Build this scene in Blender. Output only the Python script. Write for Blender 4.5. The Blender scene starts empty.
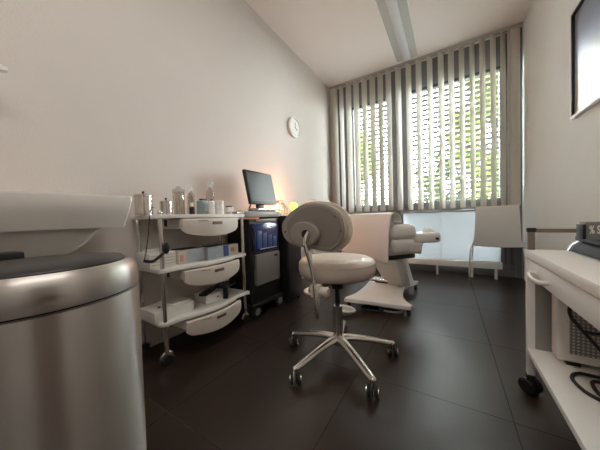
import bpy, bmesh, math, random
from mathutils import Vector, Matrix
random.seed(7)
PI = math.pi
R = math.radians
scene = bpy.context.scene
COL = scene.collection

# ------------------------------------------------------------------ materials
def mat(name, color, rough=.5, metal=0., spec=.5, bump=0., bscale=40., var=0., vscale=6., coat=0., alpha=1., emis=None, estr=0., aniso=0.):
    m = bpy.data.materials.new(name); m.use_nodes = True
    nt = m.node_tree; p = nt.nodes['Principled BSDF']
    p.inputs['Base Color'].default_value = (*color, 1)
    p.inputs['Roughness'].default_value = rough
    p.inputs['Metallic'].default_value = metal
    p.inputs['Specular IOR Level'].default_value = spec
    p.inputs['Coat Weight'].default_value = coat
    p.inputs['Alpha'].default_value = alpha
    p.inputs['Anisotropic'].default_value = aniso
    if emis:
        p.inputs['Emission Color'].default_value = (*emis, 1); p.inputs['Emission Strength'].default_value = estr
    tc = nt.nodes.new('ShaderNodeTexCoord')
    if var:
        n = nt.nodes.new('ShaderNodeTexNoise'); n.inputs['Scale'].default_value = vscale; n.inputs['Detail'].default_value = 5
        nt.links.new(tc.outputs['Object'], n.inputs['Vector'])
        r = nt.nodes.new('ShaderNodeMix'); r.data_type = 'RGBA'
        r.inputs[6].default_value = (*[c*(1-var) for c in color], 1); r.inputs[7].default_value = (*[min(1, c*(1+var)) for c in color], 1)
        nt.links.new(n.outputs['Fac'], r.inputs[0]); nt.links.new(r.outputs[2], p.inputs['Base Color'])
    if bump:
        n = nt.nodes.new('ShaderNodeTexNoise'); n.inputs['Scale'].default_value = bscale; n.inputs['Detail'].default_value = 4
        nt.links.new(tc.outputs['Object'], n.inputs['Vector'])
        b = nt.nodes.new('ShaderNodeBump'); b.inputs['Strength'].default_value = bump; b.inputs['Distance'].default_value = .01
        nt.links.new(n.outputs['Fac'], b.inputs['Height']); nt.links.new(b.outputs['Normal'], p.inputs['Normal'])
    return m

M = {}
M['wall_l'] = mat('warm_white_wallpaper', (.69,.63,.585), .85, bump=.25, bscale=160, var=.02)
M['wall_r'] = mat('white_wallpaper', (.82,.82,.80), .85, bump=.3, bscale=160, var=.02)
M['ceil'] = mat('ceiling_paint', (.88,.82,.785), .9, bump=.05)
M['frame'] = mat('grey_window_frame', (.22,.225,.24), .45, var=.03)
M['framed'] = mat('dark_gasket', (.07,.07,.08), .5)
M['white'] = mat('white_laminate', (.87,.845,.80), .38, var=.015)
M['whitec'] = mat('white_coated_metal', (.88,.875,.85), .35, var=.01)
M['cream'] = mat('cream_plastic', (.76,.69,.61), .4, var=.02)
M['ceramic'] = mat('white_ceramic', (.80,.74,.69), .12, coat=.6)
M['vinyl'] = mat('cream_leatherette', (.71,.62,.54), .42, bump=.12, bscale=120, var=.03)
M['vinylw'] = mat('white_leatherette', (.83,.80,.76), .4, bump=.1, bscale=120, var=.03)
M['shell'] = mat('taupe_shell', (.27,.235,.205), .5, bump=.1, bscale=300)
M['shell2'] = mat('light_taupe_shell', (.36,.32,.285), .5)
M['chrome'] = mat('chrome', (.82,.80,.78), .14, 1.)
M['alu'] = mat('polished_aluminium', (.72,.68,.64), .22, 1.)
M['black'] = mat('black_plastic', (.012,.012,.013), .4)
M['blackm'] = mat('matt_black', (.02,.02,.02), .7)
M['rubber'] = mat('black_rubber', (.015,.015,.015), .6)
M['grey'] = mat('grey_panel', (.20,.195,.185), .4, var=.05)
M['lgrey'] = mat('light_grey_panel', (.50,.49,.47), .4)
M['screen'] = mat('screen_glass', (.09,.095,.09), .2, spec=.14)
M['sheet'] = mat('white_cotton', (.86,.84,.81), .9, bump=.15, bscale=200, var=.02)
M['slat'] = mat('blind_fabric', (.72,.70,.64), .8, bump=.1, bscale=300)
M['brown'] = mat('taupe_rail', (.23,.18,.14), .5)
M['bronze'] = mat('handle_recess', (.16,.115,.085), .45)
M['teal'] = mat('teal_label', (.30,.42,.42), .4)
M['blue'] = mat('blue_print', (.03,.07,.22), .4)
M['paleblue'] = mat('pale_blue_card', (.45,.52,.58), .5, var=.08, vscale=30)
M['card'] = mat('cream_card', (.66,.58,.50), .6, var=.05, vscale=30)
M['paper'] = mat('white_paper', (.80,.78,.74), .7)
M['tin'] = mat('stainless_tin', (.62,.57,.52), .25, 1.)
M['endp'] = mat('grey_end_panel', (.30,.295,.285), .5)
M['silver'] = mat('silver_plastic', (.42,.43,.45), .35, .3)
M['door'] = mat('added_brown_door', (.16,.085,.05), .4, var=.25, vscale=9)
M['skin'] = mat('copper_print', (.55,.28,.18), .5)

def steel_mat():
    m = mat('brushed_steel', (.70,.665,.63), .4, 1., aniso=.92)
    nt = m.node_tree; p = nt.nodes['Principled BSDF']
    tc = nt.nodes.new('ShaderNodeTexCoord'); mp = nt.nodes.new('ShaderNodeMapping'); mp.inputs['Scale'].default_value = (9,9,1400)
    n = nt.nodes.new('ShaderNodeTexNoise'); n.inputs['Scale'].default_value = 1.
    mr = nt.nodes.new('ShaderNodeMapRange'); mr.inputs[3].default_value = .34; mr.inputs[4].default_value = .46
    tg = nt.nodes.new('ShaderNodeTangent'); tg.direction_type = 'RADIAL'; tg.axis = 'Z'; nt.links.new(tg.outputs[0], p.inputs['Tangent']); p.inputs['Anisotropic Rotation'].default_value = .25
    nt.links.new(tc.outputs['Object'], mp.inputs['Vector']); nt.links.new(mp.outputs['Vector'], n.inputs['Vector'])
    nt.links.new(n.outputs['Fac'], mr.inputs[0]); nt.links.new(mr.outputs[0], p.inputs['Roughness'])
    return m
M['steel'] = steel_mat()

def floor_mat():
    m = bpy.data.materials.new('dark_floor_tile'); m.use_nodes = True
    nt = m.node_tree; p = nt.nodes['Principled BSDF']; L = nt.links
    g = nt.nodes.new('ShaderNodeNewGeometry'); s = nt.nodes.new('ShaderNodeSeparateXYZ'); L.new(g.outputs['Position'], s.inputs[0])
    def mth(op, a, b=None, v=None):
        n = nt.nodes.new('ShaderNodeMath'); n.operation = op; L.new(a, n.inputs[0])
        if b is not None: L.new(b, n.inputs[1])
        if v is not None: n.inputs[1].default_value = v
        return n.outputs[0]
    def line(axis, off, per, w):
        a = mth('SUBTRACT', s.outputs[axis], v=off); a = mth('DIVIDE', a, v=per)
        a = mth('FRACT', a); a = mth('SUBTRACT', a, v=.5); a = mth('ABSOLUTE', a)
        return mth('GREATER_THAN', a, v=.5-w/per)
    gx = line(0, .2, .606, .0024); gy = line(1, 1.163, .633, .0024)
    gr = mth('MAXIMUM', gx, gy)
    def cell(axis, off, per):
        a = mth('SUBTRACT', s.outputs[axis], v=off); a = mth('DIVIDE', a, v=per); return mth('FLOOR', a)
    cb = nt.nodes.new('ShaderNodeCombineXYZ'); L.new(cell(0,.2,.606), cb.inputs[0]); L.new(cell(1,1.163,.633), cb.inputs[1])
    wn = nt.nodes.new('ShaderNodeTexWhiteNoise'); L.new(cb.outputs[0], wn.inputs['Vector'])
    n = nt.nodes.new('ShaderNodeTexNoise'); n.inputs['Scale'].default_value = 3.; n.inputs['Detail'].default_value = 3; L.new(g.outputs['Position'], n.inputs['Vector'])
    ad = mth('MULTIPLY', wn.outputs[0], v=.25); ad = mth('ADD', ad, n.outputs['Fac'])
    rmp = nt.nodes.new('ShaderNodeValToRGB'); L.new(ad, rmp.inputs[0])
    rmp.color_ramp.elements[0].position = .05; rmp.color_ramp.elements[0].color = (.018,.0095,.0065,1)
    rmp.color_ramp.elements[1].position = 1.0; rmp.color_ramp.elements[1].color = (.034,.021,.0155,1)
    mx = nt.nodes.new('ShaderNodeMix'); mx.data_type = 'RGBA'; L.new(gr, mx.inputs[0]); L.new(rmp.outputs[0], mx.inputs[6]); mx.inputs[7].default_value = (.008,.006,.005,1)
    L.new(mx.outputs[2], p.inputs['Base Color'])
    ro = mth('MULTIPLY', n.outputs['Fac'], v=.08); ro = mth('ADD', ro, v=.285); ro2 = mth('MULTIPLY', gr, v=.4); L.new(mth('ADD', ro, ro2), p.inputs['Roughness'])
    iv = mth('MULTIPLY', gr, v=-1.); b = nt.nodes.new('ShaderNodeBump'); b.inputs['Strength'].default_value = .5; b.inputs['Distance'].default_value = .002
    L.new(iv, b.inputs['Height']); L.new(b.outputs['Normal'], p.inputs['Normal'])
    p.inputs['Specular IOR Level'].default_value = .55
    return m
M['floor'] = floor_mat()

def glass_mat(name, tint=(1,1,1), refl=.08):
    m = bpy.data.materials.new(name); m.use_nodes = True; nt = m.node_tree; nt.nodes.clear()
    o = nt.nodes.new('ShaderNodeOutputMaterial'); mx = nt.nodes.new('ShaderNodeMixShader'); t = nt.nodes.new('ShaderNodeBsdfTransparent'); g = nt.nodes.new('ShaderNodeBsdfGlossy')
    t.inputs['Color'].default_value = (*tint, 1); g.inputs['Roughness'].default_value = .03; mx.inputs[0].default_value = refl
    nt.links.new(t.outputs[0], mx.inputs[1]); nt.links.new(g.outputs[0], mx.inputs[2]); nt.links.new(mx.outputs[0], o.inputs[0]); return m
M['glass'] = glass_mat('clear_glass', (.93,.96,.95))
M['bottle'] = glass_mat('clear_bottle_plastic', (.86,.84,.81), .10)
def trans_mat(name, col, tfac, rough=.6):
    m = bpy.data.materials.new(name); m.use_nodes = True; nt = m.node_tree; nt.nodes.clear()
    o = nt.nodes.new('ShaderNodeOutputMaterial'); mx = nt.nodes.new('ShaderNodeMixShader'); t = nt.nodes.new('ShaderNodeBsdfTranslucent'); g = nt.nodes.new('ShaderNodeBsdfPrincipled')
    t.inputs['Color'].default_value = (*col, 1); g.inputs['Base Color'].default_value = (*col, 1); g.inputs['Roughness'].default_value = rough; mx.inputs[0].default_value = tfac
    nt.links.new(g.outputs[0], mx.inputs[1]); nt.links.new(t.outputs[0], mx.inputs[2]); nt.links.new(mx.outputs[0], o.inputs[0]); return m
M['frost'] = trans_mat('frosted_glass', (.45,.48,.49), .45, .25)
def add_clear(m, f):
    nt = m.node_tree; o = [x for x in nt.nodes if x.type == 'OUTPUT_MATERIAL'][0]; src = o.inputs[0].links[0].from_socket
    t = nt.nodes.new('ShaderNodeBsdfTransparent'); mx = nt.nodes.new('ShaderNodeMixShader'); mx.inputs[0].default_value = f
    nt.links.new(src, mx.inputs[1]); nt.links.new(t.outputs[0], mx.inputs[2]); nt.links.new(mx.outputs[0], o.inputs[0])
add_clear(M['frost'], .035)
M['slat'] = trans_mat('blind_fabric', (.70,.67,.60), .10, .8)
M['diffuser'] = mat('lamp_diffuser', (.62,.62,.64), .3)
M['addedglow'] = mat('added_lamp_panel', (.8,.8,.8), .5, emis=(1,.84,.68), estr=1.)  # glowing panel of the added, unseen ceiling fixture
M['orange'] = mat('orange_lamp_glass', (.9,.35,.12), .4, emis=(1.,.33,.10), estr=10.)
M['green'] = mat('green_lamp_glass', (.5,.8,.2), .4, emis=(.42,1.,.10), estr=1.3)
M['leaf'] = mat('leaf_green', (.16,.20,.035), .6, var=.5, vscale=3)
M['leafd'] = mat('leaf_dark_green', (.08,.11,.03), .6, var=.5, vscale=3)
M['bark'] = mat('tree_bark', (.06,.045,.035), .9)
M['ext'] = mat('exterior_blind_metal', (.07,.07,.068), .5)
M['ground'] = mat('outdoor_paving', (.05,.05,.048), .9)

def pic_mat():
    m = bpy.data.materials.new('poster_print'); m.use_nodes = True; nt = m.node_tree; p = nt.nodes['Principled BSDF']
    g = nt.nodes.new('ShaderNodeNewGeometry'); s = nt.nodes.new('ShaderNodeSeparateXYZ'); nt.links.new(g.outputs['Position'], s.inputs[0])
    mr = nt.nodes.new('ShaderNodeMapRange'); mr.inputs[1].default_value = 1.41; mr.inputs[2].default_value = 2.07; nt.links.new(s.outputs[2], mr.inputs[0])
    r = nt.nodes.new('ShaderNodeValToRGB'); nt.links.new(mr.outputs[0], r.inputs[0])
    cr = r.color_ramp; cr.elements[0].color = (.62,.66,.52,1); cr.elements[1].color = (.20,.23,.32,1)
    e = cr.elements.new(.35); e.color = (.66,.72,.68,1); e = cr.elements.new(.62); e.color = (.48,.56,.80,1); e = cr.elements.new(.8); e.color = (.32,.37,.52,1)
    nt.links.new(r.outputs[0], p.inputs['Base Color']); p.inputs['Roughness'].default_value = .3; p.inputs['Coat Weight'].default_value = 1; p.inputs['Coat Roughness'].default_value = .3
    return m
M['poster'] = pic_mat()

def perf_mat():
    m = bpy.data.materials.new('perforated_grille'); m.use_nodes = True; nt = m.node_tree; p = nt.nodes['Principled BSDF']
    tc = nt.nodes.new('ShaderNodeTexCoord'); v = nt.nodes.new('ShaderNodeTexVoronoi'); v.inputs['Scale'].default_value = 62; v.inputs['Randomness'].default_value = .0
    mp = nt.nodes.new('ShaderNodeMapping'); mp.inputs['Scale'].default_value = (1.3,0,1.3)
    nt.links.new(tc.outputs['Object'], mp.inputs['Vector']); nt.links.new(mp.outputs['Vector'], v.inputs['Vector'])
    r = nt.nodes.new('ShaderNodeValToRGB'); nt.links.new(v.outputs['Distance'], r.inputs[0]); cr = r.color_ramp; cr.interpolation = 'CONSTANT'
    cr.elements[0].color = (.62,.60,.57,1); cr.elements[1].position = .30; cr.elements[1].color = (.22,.21,.20,1)
    nt.links.new(r.outputs[0], p.inputs['Base Color']); p.inputs['Roughness'].default_value = .5; return m
M['perf'] = perf_mat()

# ------------------------------------------------------------------ mesh helpers
class MB:
    def __init__(s): s.bm = bmesh.new(); s.smooth = True
    def _add(s, tmp, mtx=None):
        if mtx is not None: bmesh.ops.transform(tmp, matrix=mtx, verts=tmp.verts)
        me = bpy.data.meshes.new('t'); tmp.to_mesh(me); tmp.free(); s.bm.from_mesh(me); bpy.data.meshes.remove(me); return s
    def box(s, c, d, bev=0., rot=None, seg=2, taper=None):
        t = bmesh.new(); bmesh.ops.create_cube(t, size=1.)
        for v in t.verts:
            if taper and v.co.z > 0: v.co.x *= taper[0]; v.co.y *= taper[1]
            v.co.x *= d[0]; v.co.y *= d[1]; v.co.z *= d[2]
        if bev: bmesh.ops.bevel(t, geom=t.edges[:], offset=min(bev, min(d)*.49), segments=seg, affect='EDGES', profile=.6)
        m = Matrix.Translation(Vector(c))
        if rot: m = m @ (Matrix.Rotation(rot[2],4,'Z') @ Matrix.Rotation(rot[1],4,'Y') @ Matrix.Rotation(rot[0],4,'X'))
        return s._add(t, m)
    def b2(s, lo, hi, bev=0., seg=2):
        return s.box([(a+b)/2 for a,b in zip(lo,hi)], [abs(b-a) for a,b in zip(lo,hi)], bev, seg=seg)
    def cyl(s, a, b, r, r2=None, n=24, bev=0.):
        a = Vector(a); b = Vector(b); d = b-a; t = bmesh.new()
        bmesh.ops.create_cone(t, cap_ends=True, segments=n, radius1=r, radius2=r if r2 is None else r2, depth=d.length)
        if bev:
            ed = [e for e in t.edges if abs(e.verts[0].co.z-e.verts[1].co.z) < 1e-6]
            bmesh.ops.bevel(t, geom=ed, offset=bev, segments=3, affect='EDGES')
        q = d.normalized().to_track_quat('Z','Y').to_matrix().to_4x4()
        return s._add(t, Matrix.Translation((a+b)/2) @ q)
    def lathe(s, prof, c=(0,0,0), n=32, rot=None):
        t = bmesh.new(); rings = []
        for r, z in prof:
            rings.append([t.verts.new((r*math.cos(2*PI*i/n), r*math.sin(2*PI*i/n), z)) for i in range(n)] if r > 1e-6 else [t.verts.new((0,0,z))])
        for A, B in zip(rings, rings[1:]):
            for i in range(n):
                j = (i+1) % n
                if len(A) == 1 and len(B) == 1: continue
                if len(A) == 1: t.faces.new((A[0], B[j], B[i])) if False else t.faces.new((A[0], B[i], B[j]))
                elif len(B) == 1: t.faces.new((A[i], A[j], B[0]))
                else: t.faces.new((A[i], A[j], B[j], B[i]))
        bmesh.ops.recalc_face_normals(t, faces=t.faces)
        m = Matrix.Translation(Vector(c))
        if rot is not None: m = m @ rot
        return s._add(t, m)
    def ball(s, c, r, sc=(1,1,1), sub=3):
        t = bmesh.new(); bmesh.ops.create_icosphere(t, subdivisions=sub, radius=r)
        return s._add(t, Matrix.Translation(Vector(c)) @ Matrix.Diagonal((*sc,1)))
    def tube(s, pts, r, n=10, smooth=6, flat=None, closed=False):
        P = [Vector(p) for p in pts]
        if smooth and len(P) > 2:
            Q = []; m_ = len(P)
            rng = range(m_ if closed else m_-1)
            for i in rng:
                p0 = P[(i-1) % m_] if closed else P[max(i-1,0)]; p1 = P[i]; p2 = P[(i+1) % m_]; p3 = P[(i+2) % m_] if closed else P[min(i+2,m_-1)]
                for k in range(smooth):
                    u = k/smooth; Q.append(.5*((2*p1)+(p2-p0)*u+(2*p0-5*p1+4*p2-p3)*u*u+(3*p1-p0-3*p2+p3)*u**3))
            if not closed: Q.append(P[-1])
            P = Q
        t = bmesh.new(); rings = []; N = len(P); up = None
        for i, p in enumerate(P):
            d = (P[(i+1) % N]-P[i-1]) if closed else (P[min(i+1,N-1)]-P[max(i-1,0)])
            d.normalize()
            if up is None:
                up = Vector((0,0,1)) if abs(d.z) < .9 else Vector((1,0,0))
            a = d.cross(up).normalized(); b = a.cross(d).normalized(); up = b
            ra, rb = (r if not callable(r) else r(i/(N-1)),)*2
            if flat: ra *= flat[0]; rb *= flat[1]
            rings.append([t.verts.new(p+a*ra*math.cos(2*PI*k/n)+b*rb*math.sin(2*PI*k/n)) for k in range(n)])
        prs = list(zip(rings, rings[1:]))
        if closed: prs.append((rings[-1], rings[0]))
        for A, B in prs:
            for k in range(n): t.faces.new((A[k], A[(k+1)%n], B[(k+1)%n], B[k]))
        if not closed: t.faces.new(rings[0][::-1]); t.faces.new(rings[-1])
        bmesh.ops.recalc_face_normals(t, faces=t.faces)
        return s._add(t)
    def prism(s, outline, axis, a, b, bev=0., seg=2, fn=None):
        # outline 2D points; axis 'x','y','z' extrusion from a to b
        def P(u, v, w): return {'z':(u,v,w),'y':(u,w,v),'x':(w,u,v)}[axis]
        t = bmesh.new(); A = [t.verts.new(P(u,v,a)) for u,v in outline]; B = [t.verts.new(P(u,v,b)) for u,v in outline]
        t.faces.new(A); t.faces.new(B[::-1]); n = len(A)
        sid = [t.faces.new((A[i],B[i],B[(i+1)%n],A[(i+1)%n])) for i in range(n)]
        bmesh.ops.recalc_face_normals(t, faces=t.faces)
        if bev:
            ss = set(); 
            for f in sid: ss |= set(f.edges)
            rim = [e for e in t.edges if (all(v in A for v in e.verts) or all(v in B for v in e.verts))]
            bmesh.ops.bevel(t, geom=rim, offset=bev, segments=seg, affect='EDGES')
        if fn:
            for v in t.verts: v.co = Vector(fn(*v.co))
        return s._add(t)
    def raw(s, vs, fs):
        t = bmesh.new(); V = [t.verts.new(v) for v in vs]
        for f in fs: t.faces.new([V[i] for i in f])
        bmesh.ops.recalc_face_normals(t, faces=t.faces)
        return s._add(t)
    def build(s, name, m, parent=None, loc=None, rz=0., **tags):
        me = bpy.data.meshes.new(name); s.bm.to_mesh(me); s.bm.free(); me.materials.append(m)
        for p in me.polygons: p.use_smooth = True
        try: me.set_sharp_from_angle(angle=R(38))
        except Exception: pass
        o = bpy.data.objects.new(name, me); COL.objects.link(o)
        if loc is not None: o.location = loc
        o.rotation_euler.z = rz
        if parent is not None: o.parent = parent
        for k, v in tags.items(): o[k] = v
        return o

def thing(name, label, cat, loc=(0,0,0), rz=0., group=None):
    o = bpy.data.objects.new(name, None); COL.objects.link(o); o.location = loc; o.rotation_euler.z = rz
    o.empty_display_size = .05; o['label'] = label; o['category'] = cat
    if group: o['group'] = group
    return o
def tag(o, label, cat, group=None):
    o['label'] = label; o['category'] = cat
    if group: o['group'] = group
    return o
def st(o): o['kind'] = 'structure'; return o
def copy_tree(o, parent=None):
    c = o.copy(); COL.objects.link(c)
    if parent is not None: c.parent = parent
    for ch in [x for x in bpy.data.objects if x.parent == o]: copy_tree(ch, c)
    return c
def text_mesh(body, size, depth, name, m, parent, mtx):
    cu = bpy.data.curves.new(name, 'FONT'); cu.body = body; cu.size = size; cu.extrude = depth; cu.align_x = 'CENTER'; cu.align_y = 'CENTER'; cu.offset = size*.02
    tmp = bpy.data.objects.new('tmp_text', cu); COL.objects.link(tmp); dg = bpy.context.evaluated_depsgraph_get(); dg.update()
    me = bpy.data.meshes.new_from_object(tmp.evaluated_get(dg)); bpy.data.objects.remove(tmp)
    me.transform(mtx); me.materials.clear(); me.materials.append(m)
    o = bpy.data.objects.new(name, me); COL.objects.link(o); o.parent = parent; return o

# ------------------------------------------------------------------ room
XL, XR, YW, YB, ZC = -1.635, .724, 3.78, -1.9, 2.88
XBL = XL
st(MB().b2((XL-.1,YB-.1,-.1),(XR+.1,YW+.0,0)).build('floor', M['floor']))
st(MB().b2((XL-.1,YB-.1,ZC),(XR+.1,YW+.12,ZC+.1)).build('ceiling', M['ceil']))
st(MB().b2((XL-.1,YB,0),(XL,YW+.12,ZC)).build('wall_left', M['wall_l']))
st(MB().b2((XR,YB,0),(XR+.1,YW+.12,ZC)).build('wall_right', M['wall_r']))
st(MB().b2((XL-.1,YB-.1,0),(XR+.1,YB,ZC)).build('wall_back', M['wall_l']))
dr = st(MB().b2((XR-.035,-.42,0),(XR,.22,2.05),.004).build('added_door_1', M['door']))  # unseen door, added so the steel bin reflects a dark brown band
MB().cyl((XR-.035,-.34,1.02),(XR-.075,-.34,1.02),.01).cyl((XR-.072,-.34,1.02),(XR-.072,-.22,1.02),.009).build('added_door_handle', M['chrome'], dr)
ft = MB(); ft.b2((XR-.02,-.48,0),(XR,-.42,2.11),.003).b2((XR-.02,.22,0),(XR,.28,2.11),.003).b2((XR-.02,-.42,2.05),(XR,.22,2.11),.003)
st(ft.build('added_door_trim_1', M['whitec']))

# window wall: one framed glazing from wall to wall
f = MB()
y0, y1 = YW, YW+.08
f.b2((XL,y0,.0),(XR,y1,.14),.004)             # bottom rail
f.b2((XL,y0-.012,.83),(XR,y1,.93),.004)           # transom
f.b2((XL,y0,2.53),(XR,y1,ZC))                 # head
f.b2((XL,y0,.93),(-1.32,y1,2.53)); f.b2((XL,y0,.14),(-1.45,y1,.83))
f.b2((-.735,y0-.012,.93),(-.49,y1,2.53),.004)
f.b2((-.73,y0,.14),(-.60,y1,.83),.004)
f.b2((.56,y0,.14),(XR,y1,2.53),.004)
f.b2((.60,y0-.02,.02),(.615,y0,2.7)); f.b2((.665,y0-.03,0),(XR,y0,2.88),.003)
wall = st(f.build('wall_window', M['frame']))
g = MB(); g.b2((.575,y0-.004,.16),(.583,y0,.76)); g.b2((.63,y0-.004,.16),(.638,y0,.76)); g.b2((-.475,y0-.004,2.50),(.556,y0,2.53)); g.b2((-1.32,y0-.003,2.49),(-.735,y0,2.52))
g.b2((-.615,y0-.016,.95),(-.605,y0-.012,2.53))
g.build('gasket', M['framed'], wall)
def sash(name, x0, x1, z0, z1, w, gm):
    b = MB(); yy0, yy1 = YW+.015, YW+.065
    b.b2((x0,yy0,z0),(x1,yy1,z0+w)); b.b2((x0,yy0,z1-w),(x1,yy1,z1)); b.b2((x0,yy0,z0+w),(x0+w,yy1,z1-w)); b.b2((x1-w,yy0,z0+w),(x1,yy1,z1-w))
    o = st(b.build(name, M['frame']))
    MB().b2((x0+w,YW+.035,z0+w),(x1-w,YW+.041,z1-w)).build('glass_pane', gm, o)
    return o
sash('window_1', -1.318, -.737, .932, 2.528, .03, M['glass'])
sash('window_2', -.488, .558, .932, 2.528, .03, M['glass'])
w3 = sash('window_3', -.598, .558, .142, .828, .02, M['frost'])
b = MB(); b.b2((-.104,YW+.02,.16),(-.096,YW+.034,.76)); b.build('glazing_bar', M['lgrey'], w3)
sash('window_4', -1.448, -.732, .142, .828, .02, M['frost'])
st(MB().b2((XL,YW-.014,0),(XR-.06,YW-.002,.07),.003).build('baseboard_window', M['frame']))

# exterior venetian blinds, one over each glazed bay
def ext_blind(x0, x1, z0, z1, label):
    t = thing('exterior_blind', label, 'blind', ((x0+x1)/2, YW+.16, z0)); w = (x1-x0)
    b = MB(); z = z0
    while z < z1: b.box((0,0,z-z0), (w,.055,.003), rot=(R(-24),0,0)); z += .068
    b.build('slats', M['ext'], t)
    for s_ in (-1, 1): MB().b2((s_*w/2-.012,-.02,-.02),(s_*w/2+.012,.02,z1-z0)).build('guide_rail', M['frame'], t)
    return t
ext_blind(-1.38, -.70, .17, 2.56, 'grey horizontal exterior slats outside the narrow bay of the window')
ext_blind(-.52, .60, .17, 2.56, 'grey horizontal exterior slats outside the wide bay of the window')

# ------------------------------------------------------------------ outdoors
st(MB().b2((-14,YW+.3,-.4),(14,22,-.3)).build('ground_outside', M['ground']))
def tree(name, x, y, h, r, n, m, label, seed, z0=.0):
    rnd = random.Random(seed); t = thing(name, label, 'tree', (x,y,-.3))
    MB().tube([(0,0,0),(.05,.03,h*.35),(-.04,.0,h*.7),(0,0,h*.9)], lambda u: .10*(1-u*.8), n=8).tube([(0,0,h*.4),(.4*r,0,h*.6),(.7*r,.1,h*.75)], .03).tube([(0,0,h*.45),(-.4*r,0,h*.62),(-.7*r,.1,h*.8)], .03).build('trunk', M['bark'], t)
    vs = []; fs = []
    for i in range(n):
        while True:
            p = Vector((rnd.uniform(-1,1), rnd.uniform(-1,1), rnd.uniform(-1,1)))
            if p.length < 1: break
        k = math.sin(p.x*5+seed)*math.cos(p.z*6+seed*2)
        if k < -.35: continue
        c = Vector((p.x*r, p.y*r*.7, h*.62+p.z*h*.42))
        s_ = rnd.uniform(.05,.10); q = Matrix.Rotation(rnd.uniform(0,6.28),3,'Z') @ Matrix.Rotation(rnd.uniform(-1.2,1.2),3,'X')
        a = len(vs)
        for u in ((-1,0,0),(0,-.45,.1),(1,0,0),(0,.45,.1)): vs.append(c+q@(Vector(u)*s_))
        fs.append((a,a+1,a+2,a+3))
    o = bpy.data.meshes.new('foliage'); o.from_pydata([tuple(v) for v in vs], [], fs); o.materials.append(m)
    ob = bpy.data.objects.new('foliage', o); COL.objects.link(ob); ob.parent = t
    return t
tree('garden_tree', -2.75, 6.6, 3.9, 1.15, 15000, M['leaf'], 'yellow-green leafy tree outside the narrow window bay', 1)
tree('garden_tree', .95, 7.4, 5.2, 1.0, 15000, M['leaf'], 'tall yellow-green tree outside the wide bay near the stacked slats', 2)
tree('garden_tree', -.25, 8.2, 2.9, .7, 3500, M['leafd'], 'low darker bush-like tree outside below the bright gap in the wide bay', 3)
tree('garden_tree', -4.2, 9.0, 5.6, 1.5, 5500, M['leafd'], 'darker tree further off behind the yellow-green tree of the narrow bay', 5)
hd = MB().b2((-8,11.8,-.3),(8,12.2,1.0)).build('garden_wall', mat('pale_render', (.14,.14,.13), .9)); tag(hd, 'pale low garden wall far outside beyond the trees', 'wall')

# ------------------------------------------------------------------ vertical blind
vb = thing('vertical_blind', 'off-white vertical fabric slat blind hanging before the whole window', 'blind', (0,3.66,ZC))
MB().b2((XL+.01,-.02,-.035),(XR-.01,.02,-.001),.003).build('headrail', M['lgrey'], vb)
def slat(x, ang, w=.095, zb=.865, m='slat'):
    L_ = ZC-zb; b = MB()
    vs = []; fs = []
    for i in range(5):
        u = (i/4-.5)*w; c = -.006*(1-(2*u/w)**2)
        for z in (-.035, -L_): vs.append((u, c, z))
    for i in range(4): fs.append((2*i, 2*i+1, 2*i+3, 2*i+2))
    n = len(vs); vs += [(v[0], v[1]+.0012, v[2]) for v in vs]; fs += [tuple(n+k for k in q[::-1]) for q in fs]
    for i in range(4):
        fs.append((2*i, 2*i+2, n+2*i+2, n+2*i)); fs.append((2*i+1, 2*i+3, n+2*i+3, n+2*i+1))
    fs.append((0,1,n+1,n)); fs.append((8,9,n+9,n+8))
    b.raw(vs, fs)
    o = b.build('slat', M[m], vb); o.location = (x,0,0); o.rotation_euler.z = ang
    MB().b2((-w/2+.005,-.002,-L_-.012),(w/2-.005,.003,-L_+.001)).build('bottom_weight', M['lgrey'], o)
    return o
A = R(52)
xs = [-1.31,-1.188,-1.064,-.944,-.829,-.717,-.585,-.453,-.328,-.197,-.071,.04,.150,.256,.355,.455,.545]
for x in xs: slat(x, A+R(random.uniform(-4,4)))
for x, a_ in ((.645,R(14)),(.655,R(18)),(.597,R(62))): slat(x, a_, .085, .862)
for x in (-1.43,-1.53,-1.565,-1.59): slat(x, R(60), .085)

# ------------------------------------------------------------------ ceiling light (recessed trough) + a lit copy added out of view behind the camera
def ceiling_light(y0, y1, label, lit=False, x0=-.592, x1=-.318):
    t = thing('ceiling_light', label, 'ceiling light', ((x0+x1)/2,(y0+y1)/2,ZC)); w = (x1-x0)/2; l = (y1-y0)/2
    b = MB(); b.b2((-w,-l,-.012),(-w+.008,l,0)); b.b2((w-.008,-l,-.012),(w,l,0)); b.b2((-w,l-.006,-.012),(w,l,0)); b.b2((-w,-l,-.012),(w,-l+.006,0))
    b.build('rim', M['whitec'], t)
    # wings sloping up to the strip, seen as grey reflectors
    MB().prism([(-w+.008,-.001),(-w+.008,-.007),(-.045,-.022),(-.045,-.001)], 'y', -l+.006, l-.006).build('reflector', M['lgrey'], t)
    MB().prism([(w-.008,-.001),(w-.008,-.007),(.045,-.022),(.045,-.001)], 'y', -l+.006, l-.006).build('reflector', M['lgrey'], t)
    MB().prism([(-.045,-.001),(-.045,-.026),(-.036,-.033),(.036,-.033),(.045,-.026),(.045,-.001)], 'y', -l+.008, l-.008).build('diffuser', M['addedglow'] if lit else M['diffuser'], t)
    MB().b2((-.045,l-.008,-.034),(.045,l-.006,-.001)).build('end_cap', M['frame'], t); MB().b2((-.045,-l+.006,-.034),(.045,-l+.008,-.001)).build('end_cap', M['frame'], t)
    return t
ceiling_light(2.0, 3.59, 'long white ceiling light with grey reflectors running up to the window')
ceiling_light(-.65, .75, 'added lit ceiling light out of view behind the camera', lit=True)  # unseen fixture added because daylight leaves the near end too dim

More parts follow.
